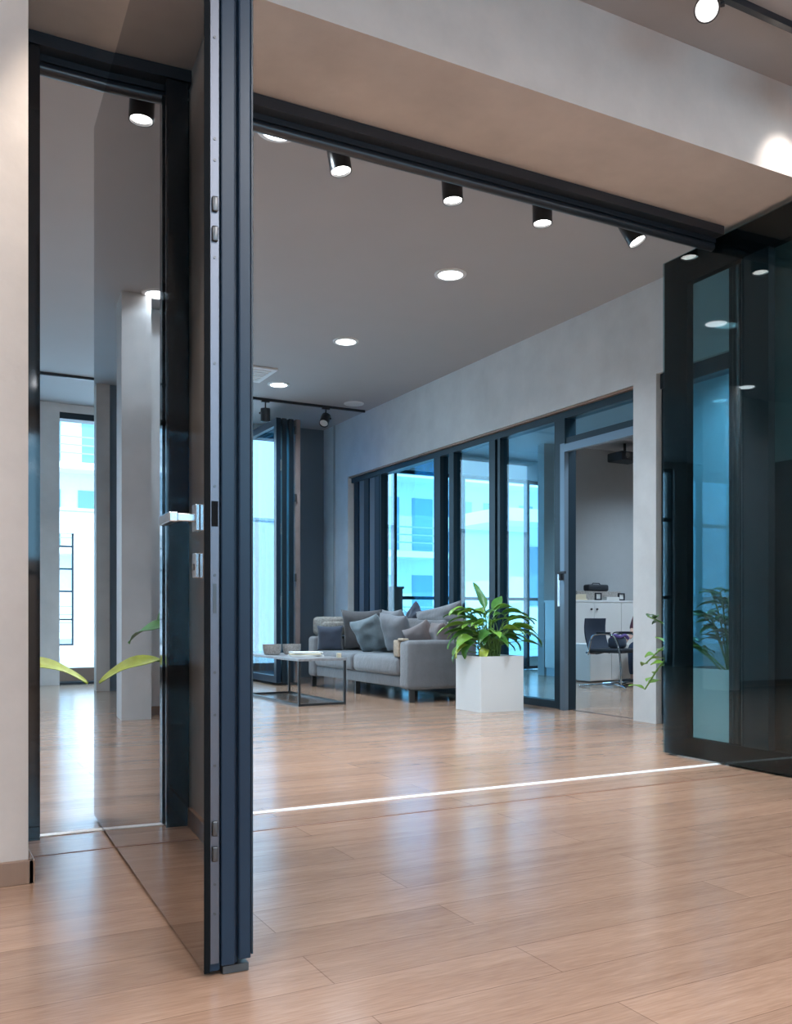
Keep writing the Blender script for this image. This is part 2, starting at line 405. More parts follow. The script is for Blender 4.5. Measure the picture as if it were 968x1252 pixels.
# ------------------------------------------------------------------ folding stack of the far door
fs = thing('folding_glass_door', 'folded stack of tall dark framed glass door leaves opened into the lounge', 'folding door', (4.2, 11.35, 0))
def fleaf(x, mat, first):
    lf = MB()
    lf.box(x, x+.06, -.66, -.58, .035, 3.34); lf.box(x, x+.06, .60, .68, .035, 3.34)
    lf.box(x, x+.06, -.58, .60, .035, .12); lf.box(x, x+.06, -.58, .60, 3.25, 3.34)
    o = lf.build('leaf_frame', mat, fs)
    box(x+.025, x+.033, -.58, .60, .12, 3.25).build('pane', 'paneglass', o)
for k, (x, mt) in enumerate(((-.18, 'anth'), (-.10, 'anthdark'), (-.01, 'anthdark'), (.08, 'cush_brown'))):
    fleaf(x, mt, k == 0)
for z in (.35, 1.35, 2.35, 3.2):
    MB().cyl((.07, -.672, z-.05), (.07, -.672, z+.05), .016, n=12).build('hinge', 'steeldark', fs, True)
for z in (1.05, 1.95, 2.75):
    box(-.128, -.112, -.668, -.66, z-.07, z+.07).build('latch', 'steelbright', fs)

# ------------------------------------------------------------------ left door leaf
LW, LH, LT = 1.86, 2.915, .118          # length, height, thickness
ang = math.atan2(.078, 1.909)
dl = thing('glass_door_leaf', 'tall tinted glass door leaf with steel handle standing open at left', 'door', (.611, 2.10, 0), -ang)
# local: glass face at x=0, body towards +x, length along +y
Z0 = .012
box(0, .008, .002, LW+.05, Z0, LH+Z0).build('glass_pane', 'mirrorglass', dl)
box(LT-.008, LT, .05, LW+.05, Z0+.05, LH+Z0, bev=.001).build('glass_pane', 'leafglass', dl)
st = MB()
st.box(.010, .036, .006, .10, Z0, LH+Z0, .0015)
st.box(.036, .040, .012, .10, Z0, LH+Z0)
st.box(.040, .074, .000, .10, Z0+.01, LH+Z0, .003)
st.box(.074, .082, .012, .10, Z0+.01, LH+Z0)
st.box(.082, .112, -.004, .10, Z0+.02, LH+Z0, .004)
st.build('edge_profile', 'anth', dl)
MB().box(0.0085, .0125, -.001, .006, Z0, LH+Z0).box(-.001, .0125, -.002, .0015, Z0, LH+Z0).build('gasket', 'gasket', dl)
box(.112, LT-.001, -.004, .05, Z0+.03, LH+Z0, bev=.001).build('edge_profile', 'anthdark', dl)
box(.010, LT-.010, LW-.06, LW+.048, Z0, LH+Z0).build('edge_profile', 'black', dl)
box(.010, LT-.010, .10, LW-.06, Z0, .115).build('bottom_rail', 'black', dl)
box(.010, LT-.010, .10, LW-.06, LH-.10, LH+Z0).build('top_rail', 'black', dl)
box(.045, .108, .004, .10, .002, Z0+.008).build('brush_seal', 'steeldark', dl)
ls = box(.0135, .0345, -.0015, .0055, Z0+.02, LH+Z0-.01, bev=.0008).build('lock_strip', 'steel', dl)
for z in (2.60, 2.22, 1.98, 1.93, 1.70, 1.45, 1.16, .95, .72, .62, .50, .22, .15):
    MB().cyl((.024, -.003, z), (.024, -.0012, z), .0035, n=12).build('screw', 'steeldark', ls)
for z in (1.825, 1.755, .352, .292, 2.95-.2):
    m = MB().box(.017, .031, -.009, -.001, z-.018, z+.018, .003, 3)
    m.build('locking_bolt', 'steeldark', ls, True)
box(.016, .032, -.002, .0, 1.065, 1.125).build('latch_recess', 'gasket', ls)
box(.020, .028, -.0025, -.001, .86, .93).build('latch_recess', 'steeldark', ls)
hd = box(-.010, 0, .045, .085, 1.058, 1.122, bev=.002).build('handle_plate', 'steelbright', dl)
m = MB(); m.rbox(-.066, -.008, .055, .075, 1.080, 1.100, .003)
m.rbox(-.072, -.050, .050, .175, 1.078, 1.102, .003)
m.build('lever', 'steelbright', hd)
cy = box(-.010, 0, .05, .08, .945, 1.005, bev=.002).build('lock_plate', 'steelbright', dl)
MB().cyl((-.012, .065, .972), (-.009, .065, .972), .008, n=16).build('keyhole', 'steeldark', cy)

# ------------------------------------------------------------------ right door leaf
ang2 = math.atan2(.028, .963)
dr2 = thing('glass_door_leaf', 'dark tinted glass door leaf standing open at the right edge', 'door', (4.104-.029, 2.26, 0), -ang2)
RW, RH = 1.955, 3.05
box(0, .008, 0, RW, Z0, RH, bev=.001).build('glass_pane', 'leafglass', dr2)
box(.062, .070, 0, RW, Z0, RH, bev=.001).build('glass_pane', 'leafglass', dr2)
box(.010, .060, RW-.195, RW-.003, Z0, RH).build('edge_profile', 'gasket', dr2)
box(.010, .060, .003, .16, Z0, RH).build('edge_profile', 'gasket', dr2)
box(.010, .060, .16, RW-.195, Z0, .125).build('bottom_rail', 'gasket', dr2)
box(.010, .060, .16, RW-.195, RH-.18, RH).build('top_rail', 'gasket', dr2)
box(.010, .060, RW-.80, RW-.63, .125, RH-.18).build('centre_profile', 'black', dr2)
MB().cyl((.035, RW-.612, .125), (.035, RW-.612, RH-.18), .016, n=14).build('centre_profile', 'anthdark', dr2, True)

# ------------------------------------------------------------------ lights on the ceilings
def downlight(x, y, z, lit, label, power=230, col=(.72, .87, 1)):
    t = thing('ceiling_downlight', label, 'ceiling light', (x, y, z), 0, 'round recessed downlights')
    m = MB(); m.lathe([(.094, 0), (.128, 0), (.125, -.009), (.097, -.012), (.094, 0)], 32)
    m.build('trim_ring', 'white', t, True)
    MB().cyl((0, 0, -.008), (0, 0, -.001), .094, n=32).build('diffuser', 'downlit' if lit else 'downoff', t)
    if lit:
        l = bpy.data.lights.new('downlight_lamp', 'SPOT'); l.energy = power; l.spot_size = math.radians(140); l.spot_blend = 1
        l.shadow_soft_size = .08; l.color = col
        o = bpy.data.objects.new('lamp', l); C.objects.link(o); o.parent = t; o.location = (0, 0, -.03)
    return t
DL = [(3.74, 6.10, 'nearest of the three lit downlights in a row on the lounge ceiling'),
      (3.75, 8.06, 'middle one of the three lit downlights in a row on the lounge ceiling'),
      (3.76, 9.92, 'farthest lit downlight of the row, beside the square vent')]
for x, y, lb in DL: downlight(x, y, CEIL, True, lb)
downlight(4.93, 10.36, CEIL, False, 'unlit white downlight beside the right end of the black track')
downlight(1.80, 4.74, CEIL, True, 'lit downlight half hidden by the door head at upper left')
downlight(1.87, 6.10, CEIL, True, 'lit downlight seen only as reflection in the right door leaf')
downlight(-.14, 8.60-.9, CEIL, True, 'lit downlight seen reflected in the left door leaf')
downlight(1.87, 8.06, CEIL, True, 'lit downlight over the middle of the lounge, hidden behind the left leaf')
downlight(7.95, 7.8, 3.40, True, 'lit downlight on the office ceiling seen through the transom', 340, (.62, .82, 1))
downlight(5.98, 5.6, 3.40, True, 'lit downlight on the office ceiling beside the pier', 340, (.62, .82, 1))
downlight(9.8, 9.3, 3.40, True, 'lit downlight on the office ceiling near the grey back wall', 340, (.62, .82, 1))

def spot(name, label, x, y, ztop, tilt, az, group, power=60, hang=.06, lit=True, warm=(1, .97, .94), r=.052, ln=.14, cone=75):
    """cylinder spotlight on a stem; the can tilts by tilt (rad) towards azimuth az"""
    t = thing(name, label, 'spotlight', (x, y, ztop), 0, group)
    MB().box(-.05, .05, -.018, .018, -.018, 0, .003).build('track_adapter', 'black', t)
    MB().cyl((0, 0, -.018), (0, 0, -hang-.02), .009, n=12).build('stem', 'black', t, True)
    R = Matrix.Rotation(az, 3, 'Z') @ Matrix.Rotation(-tilt, 3, 'Y')
    piv = Vector((0, 0, -hang-.03))
    def tr(mb):
        for v in mb.bm.verts: v.co = piv + R @ v.co
        return mb
    m = MB(); m.lathe([(.0005, .03), (r*.9, .03), (r, .022), (r, -ln), (r-.006, -ln), (r-.008, -ln+.03), (.0005, -ln+.035)], 28)
    can = tr(m).build('lamp_can', 'black', t, True)
    m = MB(); m.cyl((0, 0, -ln+.022), (0, 0, -ln+.012), r-.009, n=28)
    tr(m).build('lens', 'lens' if lit else 'downoff', can)
    m = MB(); m.cyl((0, r, -.03), (0, r+.018, -.03), .012, n=14)
    tr(m).build('knob', 'black', can, True)
    if lit and power:
        l = bpy.data.lights.new('spot_lamp', 'SPOT'); l.energy = power; l.spot_size = math.radians(cone); l.spot_blend = .8
        l.shadow_soft_size = .04; l.color = warm
        o = bpy.data.objects.new('lamp', l); C.objects.link(o); o.parent = t
        o.location = piv + R @ Vector((0, 0, -ln-.01)); o.rotation_euler = R.to_euler()
    return t

tb = MB(); tb.box(-.1, 5.2, 4.635, 4.665, CEIL-.03, CEIL)
tag(tb.build('lighting_track', 'black'), 'black ceiling track above the row of spotlights behind the door head', 'track')
names = ['leftmost black spotlight of the near row, seen below the door head', 'second black spotlight from left of the near row',
         'third black spotlight from left of the near row', 'tilted black spotlight at the right of the near row']
for (x, tl, az), nm in zip(((2.11, .16, -.8), (2.86, .06, -1.0), (3.53, .04, -1.5), (4.24, .48, -.9)), names):
    spot('spotlight', nm, x, 4.65, CEIL-.03, tl, az, 'spotlights on the near track', hang=.0, r=.062, ln=.145, power=110)
spot('spotlight', 'black spotlight seen reflected at the top of the left door leaf', .40, 4.65, CEIL-.03, .05, 0, 'spotlights on the near track', hang=.0, r=.062, ln=.145, power=110)
tb = MB(); tb.box(.2, 5.22, 10.625, 10.655, CEIL-.03, CEIL)
tag(tb.build('lighting_track', 'black'), 'black ceiling track over the sofa end of the lounge', 'track')
spot('spotlight', 'left unlit black spotlight on the far track', 3.86, 10.64, CEIL-.03, .1, 1.2, 'spotlights on the far track', lit=False, hang=.09, r=.06, ln=.13)
spot('spotlight', 'right unlit black spotlight on the far track', 4.67, 10.64, CEIL-.03, .75, -2.3, 'spotlights on the far track', lit=False, hang=.09, r=.06, ln=.13)
# near room: track with warm spotlights that graze the beam
tb = MB(); tb.box(-3.0, 9.0, 2.785, 2.815, CEIL-.03, CEIL)
tag(tb.build('lighting_track', 'black'), 'dark ceiling track of the near room at the upper right corner', 'track')
for x, lb in ((3.0, 'bright spotlight at the top edge, pointing at the viewer'), (3.72, 'spotlight cut by the upper right corner of the frame')):
    spot('spotlight', lb, x, 2.80, CEIL-.03, .95, math.radians(222), 'spotlights of the near room', power=70, hang=.03)
spot('spotlight', 'spotlight of the near room aimed at the right end of the beam', 3.88, 2.80, CEIL-.03, .70, math.radians(90), 'spotlights of the near room', power=12, hang=.03)
spot('spotlight', 'unseen spotlight added beside the left leaf to brighten the doorway reveal', .55, 2.72, CEIL-.03, .24, math.radians(105), 'spotlights of the near room', power=110, hang=.03, warm=(1, .88, .76), cone=46)  # lamp added to brighten the reveal that the left leaf reflects
for x in (-1.5, -.6, 5.6):
    spot('spotlight', 'spotlight of the near room outside the frame', x, 2.80, CEIL-.03, .35, math.radians(-90), 'spotlights of the near room', power=60, hang=.03)
# ceiling vent
t = thing('ceiling_vent', 'square white ceiling vent cut off by the open door leaf', 'ceiling vent', (3.22, 9.60, CEIL))
box(-.30, .30, -.30, .30, -.02, 0, bev=.004).build('frame', 'white', t)
for k in range(6):
    box(-.24, .24, -.235+k*.083, -.185+k*.083, -.028, -.02).build('slat', 'downoff', t)
t = thing('ceiling_projector', 'dark projector under the office ceiling near the pier', 'projector', (9.25, 10.2, 3.40))
MB().cyl((0, 0, 0), (0, 0, -.14), .02).build('mount', 'black', t, True)
box(-.2, .2, -.16, .16, -.27, -.14, bev=.02).build('body', 'seatblack', t)
MB().cyl((-.1, -.175, -.2), (-.1, -.155, -.2), .04).build('lens', 'steeldark', t, True)

# ------------------------------------------------------------------ sofa
sf = thing('sofa', 'long grey velvet sofa along the glass wall', 'sofa', (4.35, 7.87, 0))
def soft(mb, name, mat, parent, lv=2): 
    o = mb.build(name, mat, parent, True)
    return o
def rb(x0, x1, y0, y1, z0, z1, r=.05): return MB().box(x0, x1, y0, y1, z0, z1, r, 5)
soft(rb(.03, .86, .05, 2.52, .14, .26, .02), 'base', 'sofa', sf)
soft(rb(0, .80, 0, .22, .13, .62, .045), 'armrest', 'sofa', sf)
soft(rb(0, .80, 2.38, 2.60, .13, .62, .045), 'armrest', 'sofa', sf)
soft(rb(.66, .88, .10, 2.50, .16, .78, .06), 'backrest', 'sofa', sf)
soft(rb(-.01, .70, .225, 1.29, .26, .45, .05), 'seat_cushion', 'sofa', sf)
soft(rb(-.01, .70, 1.305, 2.375, .26, .45, .05), 'seat_cushion', 'sofa', sf)
def slantbox(mb_args, ang, piv):
    m = MB(); m.rbox(*mb_args, .06, 5, Matrix.Rotation(ang, 3, 'Y'), piv); return m
soft(slantbox((.50, .68, .24, 1.29, .44, .84), .16, (.6, 0, .45)), 'back_cushion', 'sofa', sf)
soft(slantbox((.50, .68, 1.31, 2.37, .44, .84), .16, (.6, 0, .45)), 'back_cushion', 'sofa', sf)
for x, y in ((.06, .06), (.80, .06), (.06, 2.54), (.80, 2.54), (.06, 1.3), (.80, 1.3)):
    box(x-.03, x+.03, y-.012, y+.012, 0, .14, bev=.003).build('leg', 'steeldark', sf)
box(.0, .84, .03, .06, .125, .14).build('rail', 'steeldark', sf)

def cushion(name, label, loc, w, h, th, rx, rz, mat, wrinkle=.012, seed=0, group='loose cushions on the sofa', tilt=0):
    n = 18
    bm = bmesh.new(); rnd = random.Random(seed)
    ph = [rnd.uniform(0, 6) for _ in range(6)]
    vs = {}
    for sgn in (1, -1):
        for i in range(n+1):
            for j in range(n+1):
                u, v = i/n*2-1, j/n*2-1
                edge = i in (0, n) or j in (0, n)
                if edge and sgn == -1: vs[(sgn, i, j)] = vs[(1, i, j)]; continue
                pin = 1-.10*(1-(abs(u)**2))*abs(v)**3 - .0
                pin2 = 1-.10*(1-(abs(v)**2))*abs(u)**3
                t = ((1-u**4)*(1-v**4))
                t = max(0, t)**.55
                x = u*w/2*pin2; z = v*h/2*pin
                wr = wrinkle*(math.sin(5*u+3.4*v+ph[0])+.7*math.sin(-4*u+7*v+ph[1])+.5*math.sin(11*v+2.2*u+ph[2]))*t
                y = sgn*(th/2*t+wr)
                vs[(sgn, i, j)] = bm.verts.new((x, y, z))
    for sgn in (1, -1):
        for i in range(n):
            for j in range(n):
                q = [vs[(sgn, i, j)], vs[(sgn, i+1, j)], vs[(sgn, i+1, j+1)], vs[(sgn, i, j+1)]]
                bm.faces.new(q if sgn == -1 else q[::-1])
    m = MB(); m.bm.free(); m.bm = bm
    o = m.build(name, mat); o.data.shade_smooth()
    o.location = loc; o.rotation_euler = (rx, tilt, rz)
    tag(o, label, 'cushion', group)
    return o
# cushions lean on the back (which faces -x): local y is thickness, so rz ~ 90 deg
H = PI/2
cushion('throw_cushion', 'large dark grey cushion leaning in the far corner of the sofa', (4.88, 10.02, .70), .50, .52, .17, -.30, H+.9, 'cush_dark', .006, 1)
cushion('throw_cushion', 'crumpled blue grey cushion standing in the middle of the sofa', (4.70, 9.42, .655), .46, .44, .17, -.45, H+.35, 'cush_teal', .012, 2, tilt=.22)
cushion('throw_cushion', 'smooth grey cushion right of the crumpled blue grey one', (4.72, 8.82, .675), .44, .46, .16, -.35, H+.25, 'cush_grey', .004, 3, tilt=-.08)
cushion('throw_cushion', 'grey cushion behind, between the crumpled and the smooth ones', (4.86, 9.12, .70), .48, .50, .16, -.2, H, 'cush_grey', .004, 4)
cushion('throw_cushion', 'small brown grey cushion just behind the near armrest', (4.80, 8.40, .63), .42, .34, .15, -.5, H+.2, 'cush_brown', .004, 5, tilt=.3)
cushion('throw_cushion', 'round brown grey cushion showing above the near armrest', (4.86, 8.12, .655), .36, .30, .16, -.3, H-.2, 'cush_brown', .003, 6)
cushion('throw_cushion', 'long grey cushion lying on the sofa back near the lily', (5.0, 8.35, .845), .95, .26, .16, -.25, H, 'sofa', .005, 7, tilt=.12)
cushion('throw_cushion', 'navy cushion against the far armrest by the table', (4.50, 10.13, .60), .32, .32, .13, -.25, H+1.2, 'cush_navy', .004, 8)
cushion('throw_cushion', 'dark pointed cushion peeking over the sofa back', (5.04, 9.0, .88), .28, .2, .1, -.1, H, 'cush_navy', .004, 9, tilt=.6)
# throw over near arm and blanket over the far corner
m = MB(); m.box(4.345, 4.40, 8.095, 8.20, .452, .62, .012, 3); m.box(4.35, 4.42, 8.00, 8.12, .615, .64, .01, 3)
tag(m.build('knitted_throw', 'throw', smooth=True), 'beige knitted throw hanging over the inner edge of the near armrest', 'throw')
m = MB(); m.rbox(4.42, 4.86, 10.20, 10.50, .63, .86, .05, 4); m.rbox(4.44, 4.84, 10.17, 10.25, .70, .80, .03, 3)
tag(m.build('folded_blanket', 'plaid', smooth=True), 'pale grey woven blanket bundled on the far armrest', 'blanket')

# ------------------------------------------------------------------ coffee table
tbl = thing('coffee_table', 'low rectangular coffee table with black steel frame beside the sofa', 'table', (3.27, 8.10, 0))
W_, L_ = .50, 1.50
box(-.005, W_+.005, -.005, L_+.005, .43, .455, bev=.003).build('tabletop', 'tabletop', tbl)
q = .022
for x in (0, W_-q):
    for y in (0, L_-q): box(x, x+q, y, y+q, q, .43).build('leg', 'black', tbl)
m = MB(); m.box(0, W_, 0, q, 0, q); m.box(0, W_, L_-q, L_, 0, q); m.box(0, q, q, L_-q, 0, q); m.box(W_-q, W_, q, L_-q, 0, q)
m.build('floor_frame', 'black', tbl)
def basket(x, y, lb):
    t = MB(); t.lathe([(.0005, 0), (.07, 0), (.085, .01), (.098, .06), (.10, .11), (.093, .11), (.090, .06), (.07, .015), (.0005, .012)], 28)
    o = t.build('woven_bowl', 'basket', smooth=True); o.location = (x, y, .4555)
    tag(o, lb, 'bowl', 'woven bowls on the coffee table')
basket(3.39, 9.14, 'round woven grey bowl at the left end of the table top')
basket(3.61, 9.13, 'round woven grey bowl next to the papers on the coffee table')
zz = .4555
for k, (w, l, hh, mt, r, lb) in enumerate(((.26, .34, .016, 'paper', .1, 'white magazine at the bottom of the stack on the coffee table'),
      (.24, .32, .014, 'cream', -.12, 'cream magazine in the middle of the stack on the table'),
      (.24, .30, .016, 'paper', .25, 'white booklet on top of the magazine stack'))):
    o = box(-w/2, w/2, -l/2, l/2, 0, hh, bev=.002).build('magazine', mt)
    o.location = (3.56, 8.62, zz); o.rotation_euler = (0, 0, r+1.2); zz += hh+.0005
    tag(o, lb, 'magazine', 'magazines stacked on the coffee table')
o = box(-.02, .02, -.02, .02, 0, .045, bev=.004).build('candle_holder', 'cream'); o.location = (3.72, 8.16, .4555)
tag(o, 'tiny cream candle holder at the near corner of the coffee table', 'candle holder')

# ------------------------------------------------------------------ planters
def planter(name_label, x0, x1, y0, y1, h):
    cx, cy = (x0+x1)/2, (y0+y1)/2
    t = thing('potted_plant', name_label, 'plant', (cx, cy, 0))
    w, d = (x1-x0)/2, (y1-y0)/2
    m = MB(); m.box(-w, w, -d, -d+.02, 0, h); m.box(-w, w, d-.02, d, 0, h); m.box(-w, -w+.02, -d+.02, d-.02, 0, h); m.box(w-.02, w, -d+.02, d-.02, 0, h)
    m.box(-w+.02, w-.02, -d+.02, d-.02, .0, .02)
    m.build('pot', 'whitegloss', t)
    s = MB(); s.box(-w+.02, w-.02, -d+.02, d-.02, h-.12, h-.05); s.build('soil', 'soil', t)
    return t
t = planter('peace lily with large green leaves in a white cube planter by the sofa', 4.485, 4.945, 6.79, 7.215, .50)
rnd = random.Random(11)
def arc(p0, az, reach, top, n=7):
    pts = []
    for i in range(n):
        u = i/(n-1)
        r = reach*(u**1.6)
        z = p0[2]+(top-p0[2])*math.sin(u*PI/2*.98)
        pts.append(Vector((p0[0]+r*math.cos(az), p0[1]+r*math.sin(az), z)))
    return pts
# stems: (azimuth deg, reach, top z, leaf length, width, droop)
RT = math.radians
# picture-right direction is azimuth about -28 deg, picture-left about 152 deg
spec = [(100, .02, .93, .30, .105, .2, 0), (40, .05, .90, .27, .10, .5, 0), (-30, .08, .80, .30, .10, .9, 1), (-28, .18, .76, .28, .10, 1.2, 1),
        (-35, .26, .70, .24, .11, 1.6, 0), (-20, .34, .63, .22, .05, .7, 0), (150, .10, .82, .30, .12, 1.1, 0), (152, .22, .78, .34, .14, 1.1, 1),
        (158, .18, .70, .30, .12, 1.6, 0), (165, .22, .62, .26, .12, 1.9, 1), (175, .14, .66, .26, .13, 2.0, 1), (190, .12, .62, .25, .12, 2.2, 0),
        (200, .10, .70, .25, .11, 1.4, 0), (230, .12, .68, .26, .10, 1.3, 0), (260, .08, .70, .24, .10, 1.2, 1), (285, .12, .66, .24, .10, 1.3, 0),
        (310, .12, .74, .25, .10, 1.2, 1), (335, .16, .66, .24, .09, 1.7, 0), (0, .15, .74, .26, .10, 1.2, 0), (20, .16, .70, .25, .10, 1.3, 0),
        (50, .15, .72, .26, .10, 1.1, 1), (80, .14, .74, .26, .10, 1.2, 0), (110, .18, .70, .27, .10, 1.3, 0), (130, .17, .74, .26, .11, 1.3, 1),
        (140, .08, .78, .22, .08, .5, 0), (300, .05, .78, .22, .08, .8, 1), (-50, .10, .72, .22, .08, 1.0, 0), (170, .28, .60, .20, .08, 1.9, 2),
        (160, .33, .54, .17, .07, 2.2, 0), (215, .16, .56, .20, .09, 2.3, 2)]
ms = MB(); mls = {0: MB(), 1: MB(), 2: MB()}
for i, (a, reach, top, ln, wd, dr_, ty) in enumerate(spec):
    az = RT(a+rnd.uniform(-6, 6)); b0 = (rnd.uniform(-.07, .07), rnd.uniform(-.07, .07), .43)
    P = arc(b0, az, reach, top)
    ms.tube(P, [.006-.0004*k for k in range(len(P))], 6)
    d = (P[-1]-P[-2]).normalized()
    d = (d+Vector((math.cos(az)*.35, math.sin(az)*.35, .15 if dr_ < .7 else 0))).normalized()
    mls[ty].leaf(P[-1], d, ln, wd, dr_, .28, 10, rnd.uniform(-.5, .5))
for i in range(34):
    a = rnd.choice((rnd.uniform(120, 200), rnd.uniform(-60, 30), rnd.uniform(0, 360)))
    az = RT(a); b0 = (rnd.uniform(-.08, .08), rnd.uniform(-.08, .08), .43)
    top = rnd.uniform(.62, .92); P = arc(b0, az, rnd.uniform(.03, .20)*(1.3-top*.5), top)
    ms.tube(P, [.0055-.0004*k for k in range(len(P))], 6)
    d = ((P[-1]-P[-2]).normalized()+Vector((math.cos(az)*.4, math.sin(az)*.4, .1))).normalized()
    mls[rnd.choice((0, 0, 1))].leaf(P[-1], d, rnd.uniform(.17, .27), rnd.uniform(.07, .105), rnd.uniform(.7, 1.9), .28, 10, rnd.uniform(-.6, .6))
for i in range(26):
    az = rnd.uniform(0, 2*PI); b0 = (rnd.uniform(-.1, .1), rnd.uniform(-.1, .1), .43)
    P = arc(b0, az, rnd.uniform(.05, .16), rnd.uniform(.55, .7), 5)
    ms.tube(P, .0035, 5)
ms.build('stems', 'stem', t, True)
mls[0].build('leaves', 'leaf', t, True); mls[1].build('leaves', 'leaf2', t, True); mls[2].build('leaves', 'leafy', t, True)

# second planter behind the right leaf
t = planter('rubber plant in a white cube planter seen through the right door leaf', 4.80, 5.235, 4.22, 4.75, .50)
rnd = random.Random(5); ms = MB(); ml = MB(); ml2 = MB()
def twig(p0, p1, n, size, mb, bend=.1, dens=1):
    p0, p1 = Vector(p0), Vector(p1)
    pts = [p0.lerp(p1, i/6)+Vector((0, 0, bend*math.sin(PI*i/6))) for i in range(7)]
    ms.tube(pts, .006, 6)
    for i in range(n):
        u = .3+.7*i/(n-1); k = min(5, int(u*6)); p = pts[k].lerp(pts[k+1], u*6-k)
        az = i*2.4+rnd.uniform(-.4, .4)
        d = Vector((math.cos(az), math.sin(az), rnd.uniform(-.1, .7)))
        mb.leaf(p, d, size*rnd.uniform(.8, 1.15), size*.46, rnd.uniform(.4, 1.1), .2, 7, rnd.uniform(-.4, .4))
for a in range(9):
    az = a*.7; twig((0, 0, .44), (.18*math.cos(az), .2*math.sin(az), rnd.uniform(.75, 1.1)), 11, .13, ml)
twig((0, .05, .46), (-.06, .76, .30), 15, .12, ml2, .26)
twig((0, .05, .46), (-.07, .74, .50), 12, .12, ml2, .2)
twig((0, .0, .46), (-.05, .74, .86), 9, .12, ml, .05)
ms.build('stems', 'stem', t, True); ml.build('leaves', 'leafdark', t, True); ml2.build('leaves', 'leaf2', t, True)

# plant behind the left wall, only its leaves reach the doorway
t = thing('potted_plant', 'plant behind the left wall with one long yellow green leaf reaching into the doorway', 'plant', (.08, 4.35, 0))
m = MB(); m.lathe([(.0005, 0), (.13, 0), (.15, .02), (.17, .36), (.16, .36), (.14, .03), (.0005, .03)], 28); m.build('pot', 'whitegloss', t, True)
MB().cyl((0, 0, .28), (0, 0, .32), .155, n=24).build('soil', 'soil', t)
ms = MB(); ml = MB(); my_ = MB()
rnd = random.Random(3)
P = [Vector(p) for p in ((0, 0, .32), (.05, -.04, .5), (.14, -.10, .61), (.24, -.17, .655), (.33, -.22, .655))]
ms.tube(P, .005, 6)
my_.leaf((.30, -.20, .66), (.8, -.35, -.02), .33, .085, .55, .35, 12, .35)
for a, reach, top, ln in ((20, .22, .80, .24), (60, .18, 1.0, .26), (100, .12, .95, .22), (-20, .15, .9, .2), (150, .1, .9, .25), (200, .1, .85, .25), (260, .08, .9, .2)):
    P = arc((0, 0, .3), RT(a), reach, top); ms.tube(P, .006, 6)
    ml.leaf(P[-1], (math.cos(RT(a)), math.sin(RT(a)), .2), ln, .13, 1.2, .2, 9, .3)
ms.build('stems', 'stem', t, True); ml.build('leaves', 'leaf', t, True); my_.build('leaf', 'leafy', t, True)

# ------------------------------------------------------------------ office furniture
cb = thing('storage_cabinet', 'white office cabinet with small knobs against the grey wall', 'cabinet', (8.20, 10.25, 0))
box(0, 1.55, .02, .48, .12, 1.07, bev=.002).build('body', 'white', cb)
box(.01, 1.54, .04, .46, 0, .12).build('plinth', 'extgrey', cb)
box(-.01, 1.56, 0, .49, 1.07, 1.10, bev=.003).build('top', 'white', cb)
for k, x in enumerate((.0, .515, 1.03)):
    d = box(x+.004, x+.511, 0, .018, .125, 1.065, bev=.002).build('door', 'whitegloss', cb)
    kx = x+.46 if k != 1 else x+.05
    MB().cyl((kx, -.02, .97), (kx, 0, .97), .014, n=14).build('knob', 'steeldark', d, True)
def put(name, lb, cat, x, y, z, mb, mat, rz=0, group=None):
    o = mb.build(name, mat); o.location = (x, y, z); o.rotation_euler = (0, 0, rz); return tag(o, lb, cat, group)
put('paper_tray', 'cream paper tray at the left end of the white cabinet', 'tray', 8.50, 10.42, 1.101, MB().box(-.13, .13, -.12, .12, 0, .02, .003).box(-.12, .12, -.11, .11, .02, .085, .004), 'cream')
def frame(x, lb):
    t = thing('picture_frame', lb, 'picture frame', (x, 10.33, 1.101), 0, 'black frames on the cabinet')
    m = MB(); m.box(-.06, .06, -.01, .01, 0, .02); m.box(-.06, .06, -.01, .01, .09, .11); m.box(-.06, -.04, -.01, .01, .02, .09); m.box(.04, .06, -.01, .01, .02, .09)
    m.build('frame', 'seatblack', t); box(-.04, .04, -.002, .004, .02, .09).build('print', 'paper', t)
frame(8.86, 'small black square frame at the middle of the cabinet top'); frame(9.30, 'small black square frame at the right of the cabinet top')
put('paper_stack', 'low white paper stack between the two black frames', 'paper', 9.08, 10.36, 1.101, box(-.12, .12, -.1, .1, 0, .05, bev=.003), 'paper')
put('white_box', 'low white box beside the cream paper tray', 'box', 8.30, 10.42, 1.101, box(-.06, .06, -.1, .1, 0, .10, bev=.004), 'paper')
put('speckled_box', 'grey box at the back of the cabinet carrying the black bag', 'box', 9.05, 10.60, 1.101, box(-.42, .42, -.07, .07, 0, .14, bev=.004), 'basket')
bg = thing('laptop_bag', 'black bag lying on the grey box on the cabinet', 'bag', (9.05, 10.60, 1.2425))
MB().box(-.2, .2, -.065, .065, 0, .10, .03, 4).build('body', 'seatblack', bg, True)
MB().tube([(-.08, 0, .095), (-.06, 0, .12), (.06, 0, .12), (.08, 0, .095)], .008).build('handle', 'seatblack', bg, True)
pd = thing('pedestal_unit', 'low white drawer unit behind the office chair', 'drawer unit', (7.80, 9.25, 0))
box(0, .72, .015, .5, .02, .50, bev=.003).build('body', 'white', pd)
box(.003, .357, 0, .015, .03, .49, bev=.002).build('door', 'whitegloss', pd); box(.363, .717, 0, .015, .03, .49, bev=.002).build('door', 'whitegloss', pd)

# chair: faces picture right (+x,-y), steel arm frames
ch = thing('office_chair', 'dark mesh office chair with curved chrome arms and crossed base', 'chair', (7.62, 8.62, 0), RT(-72))
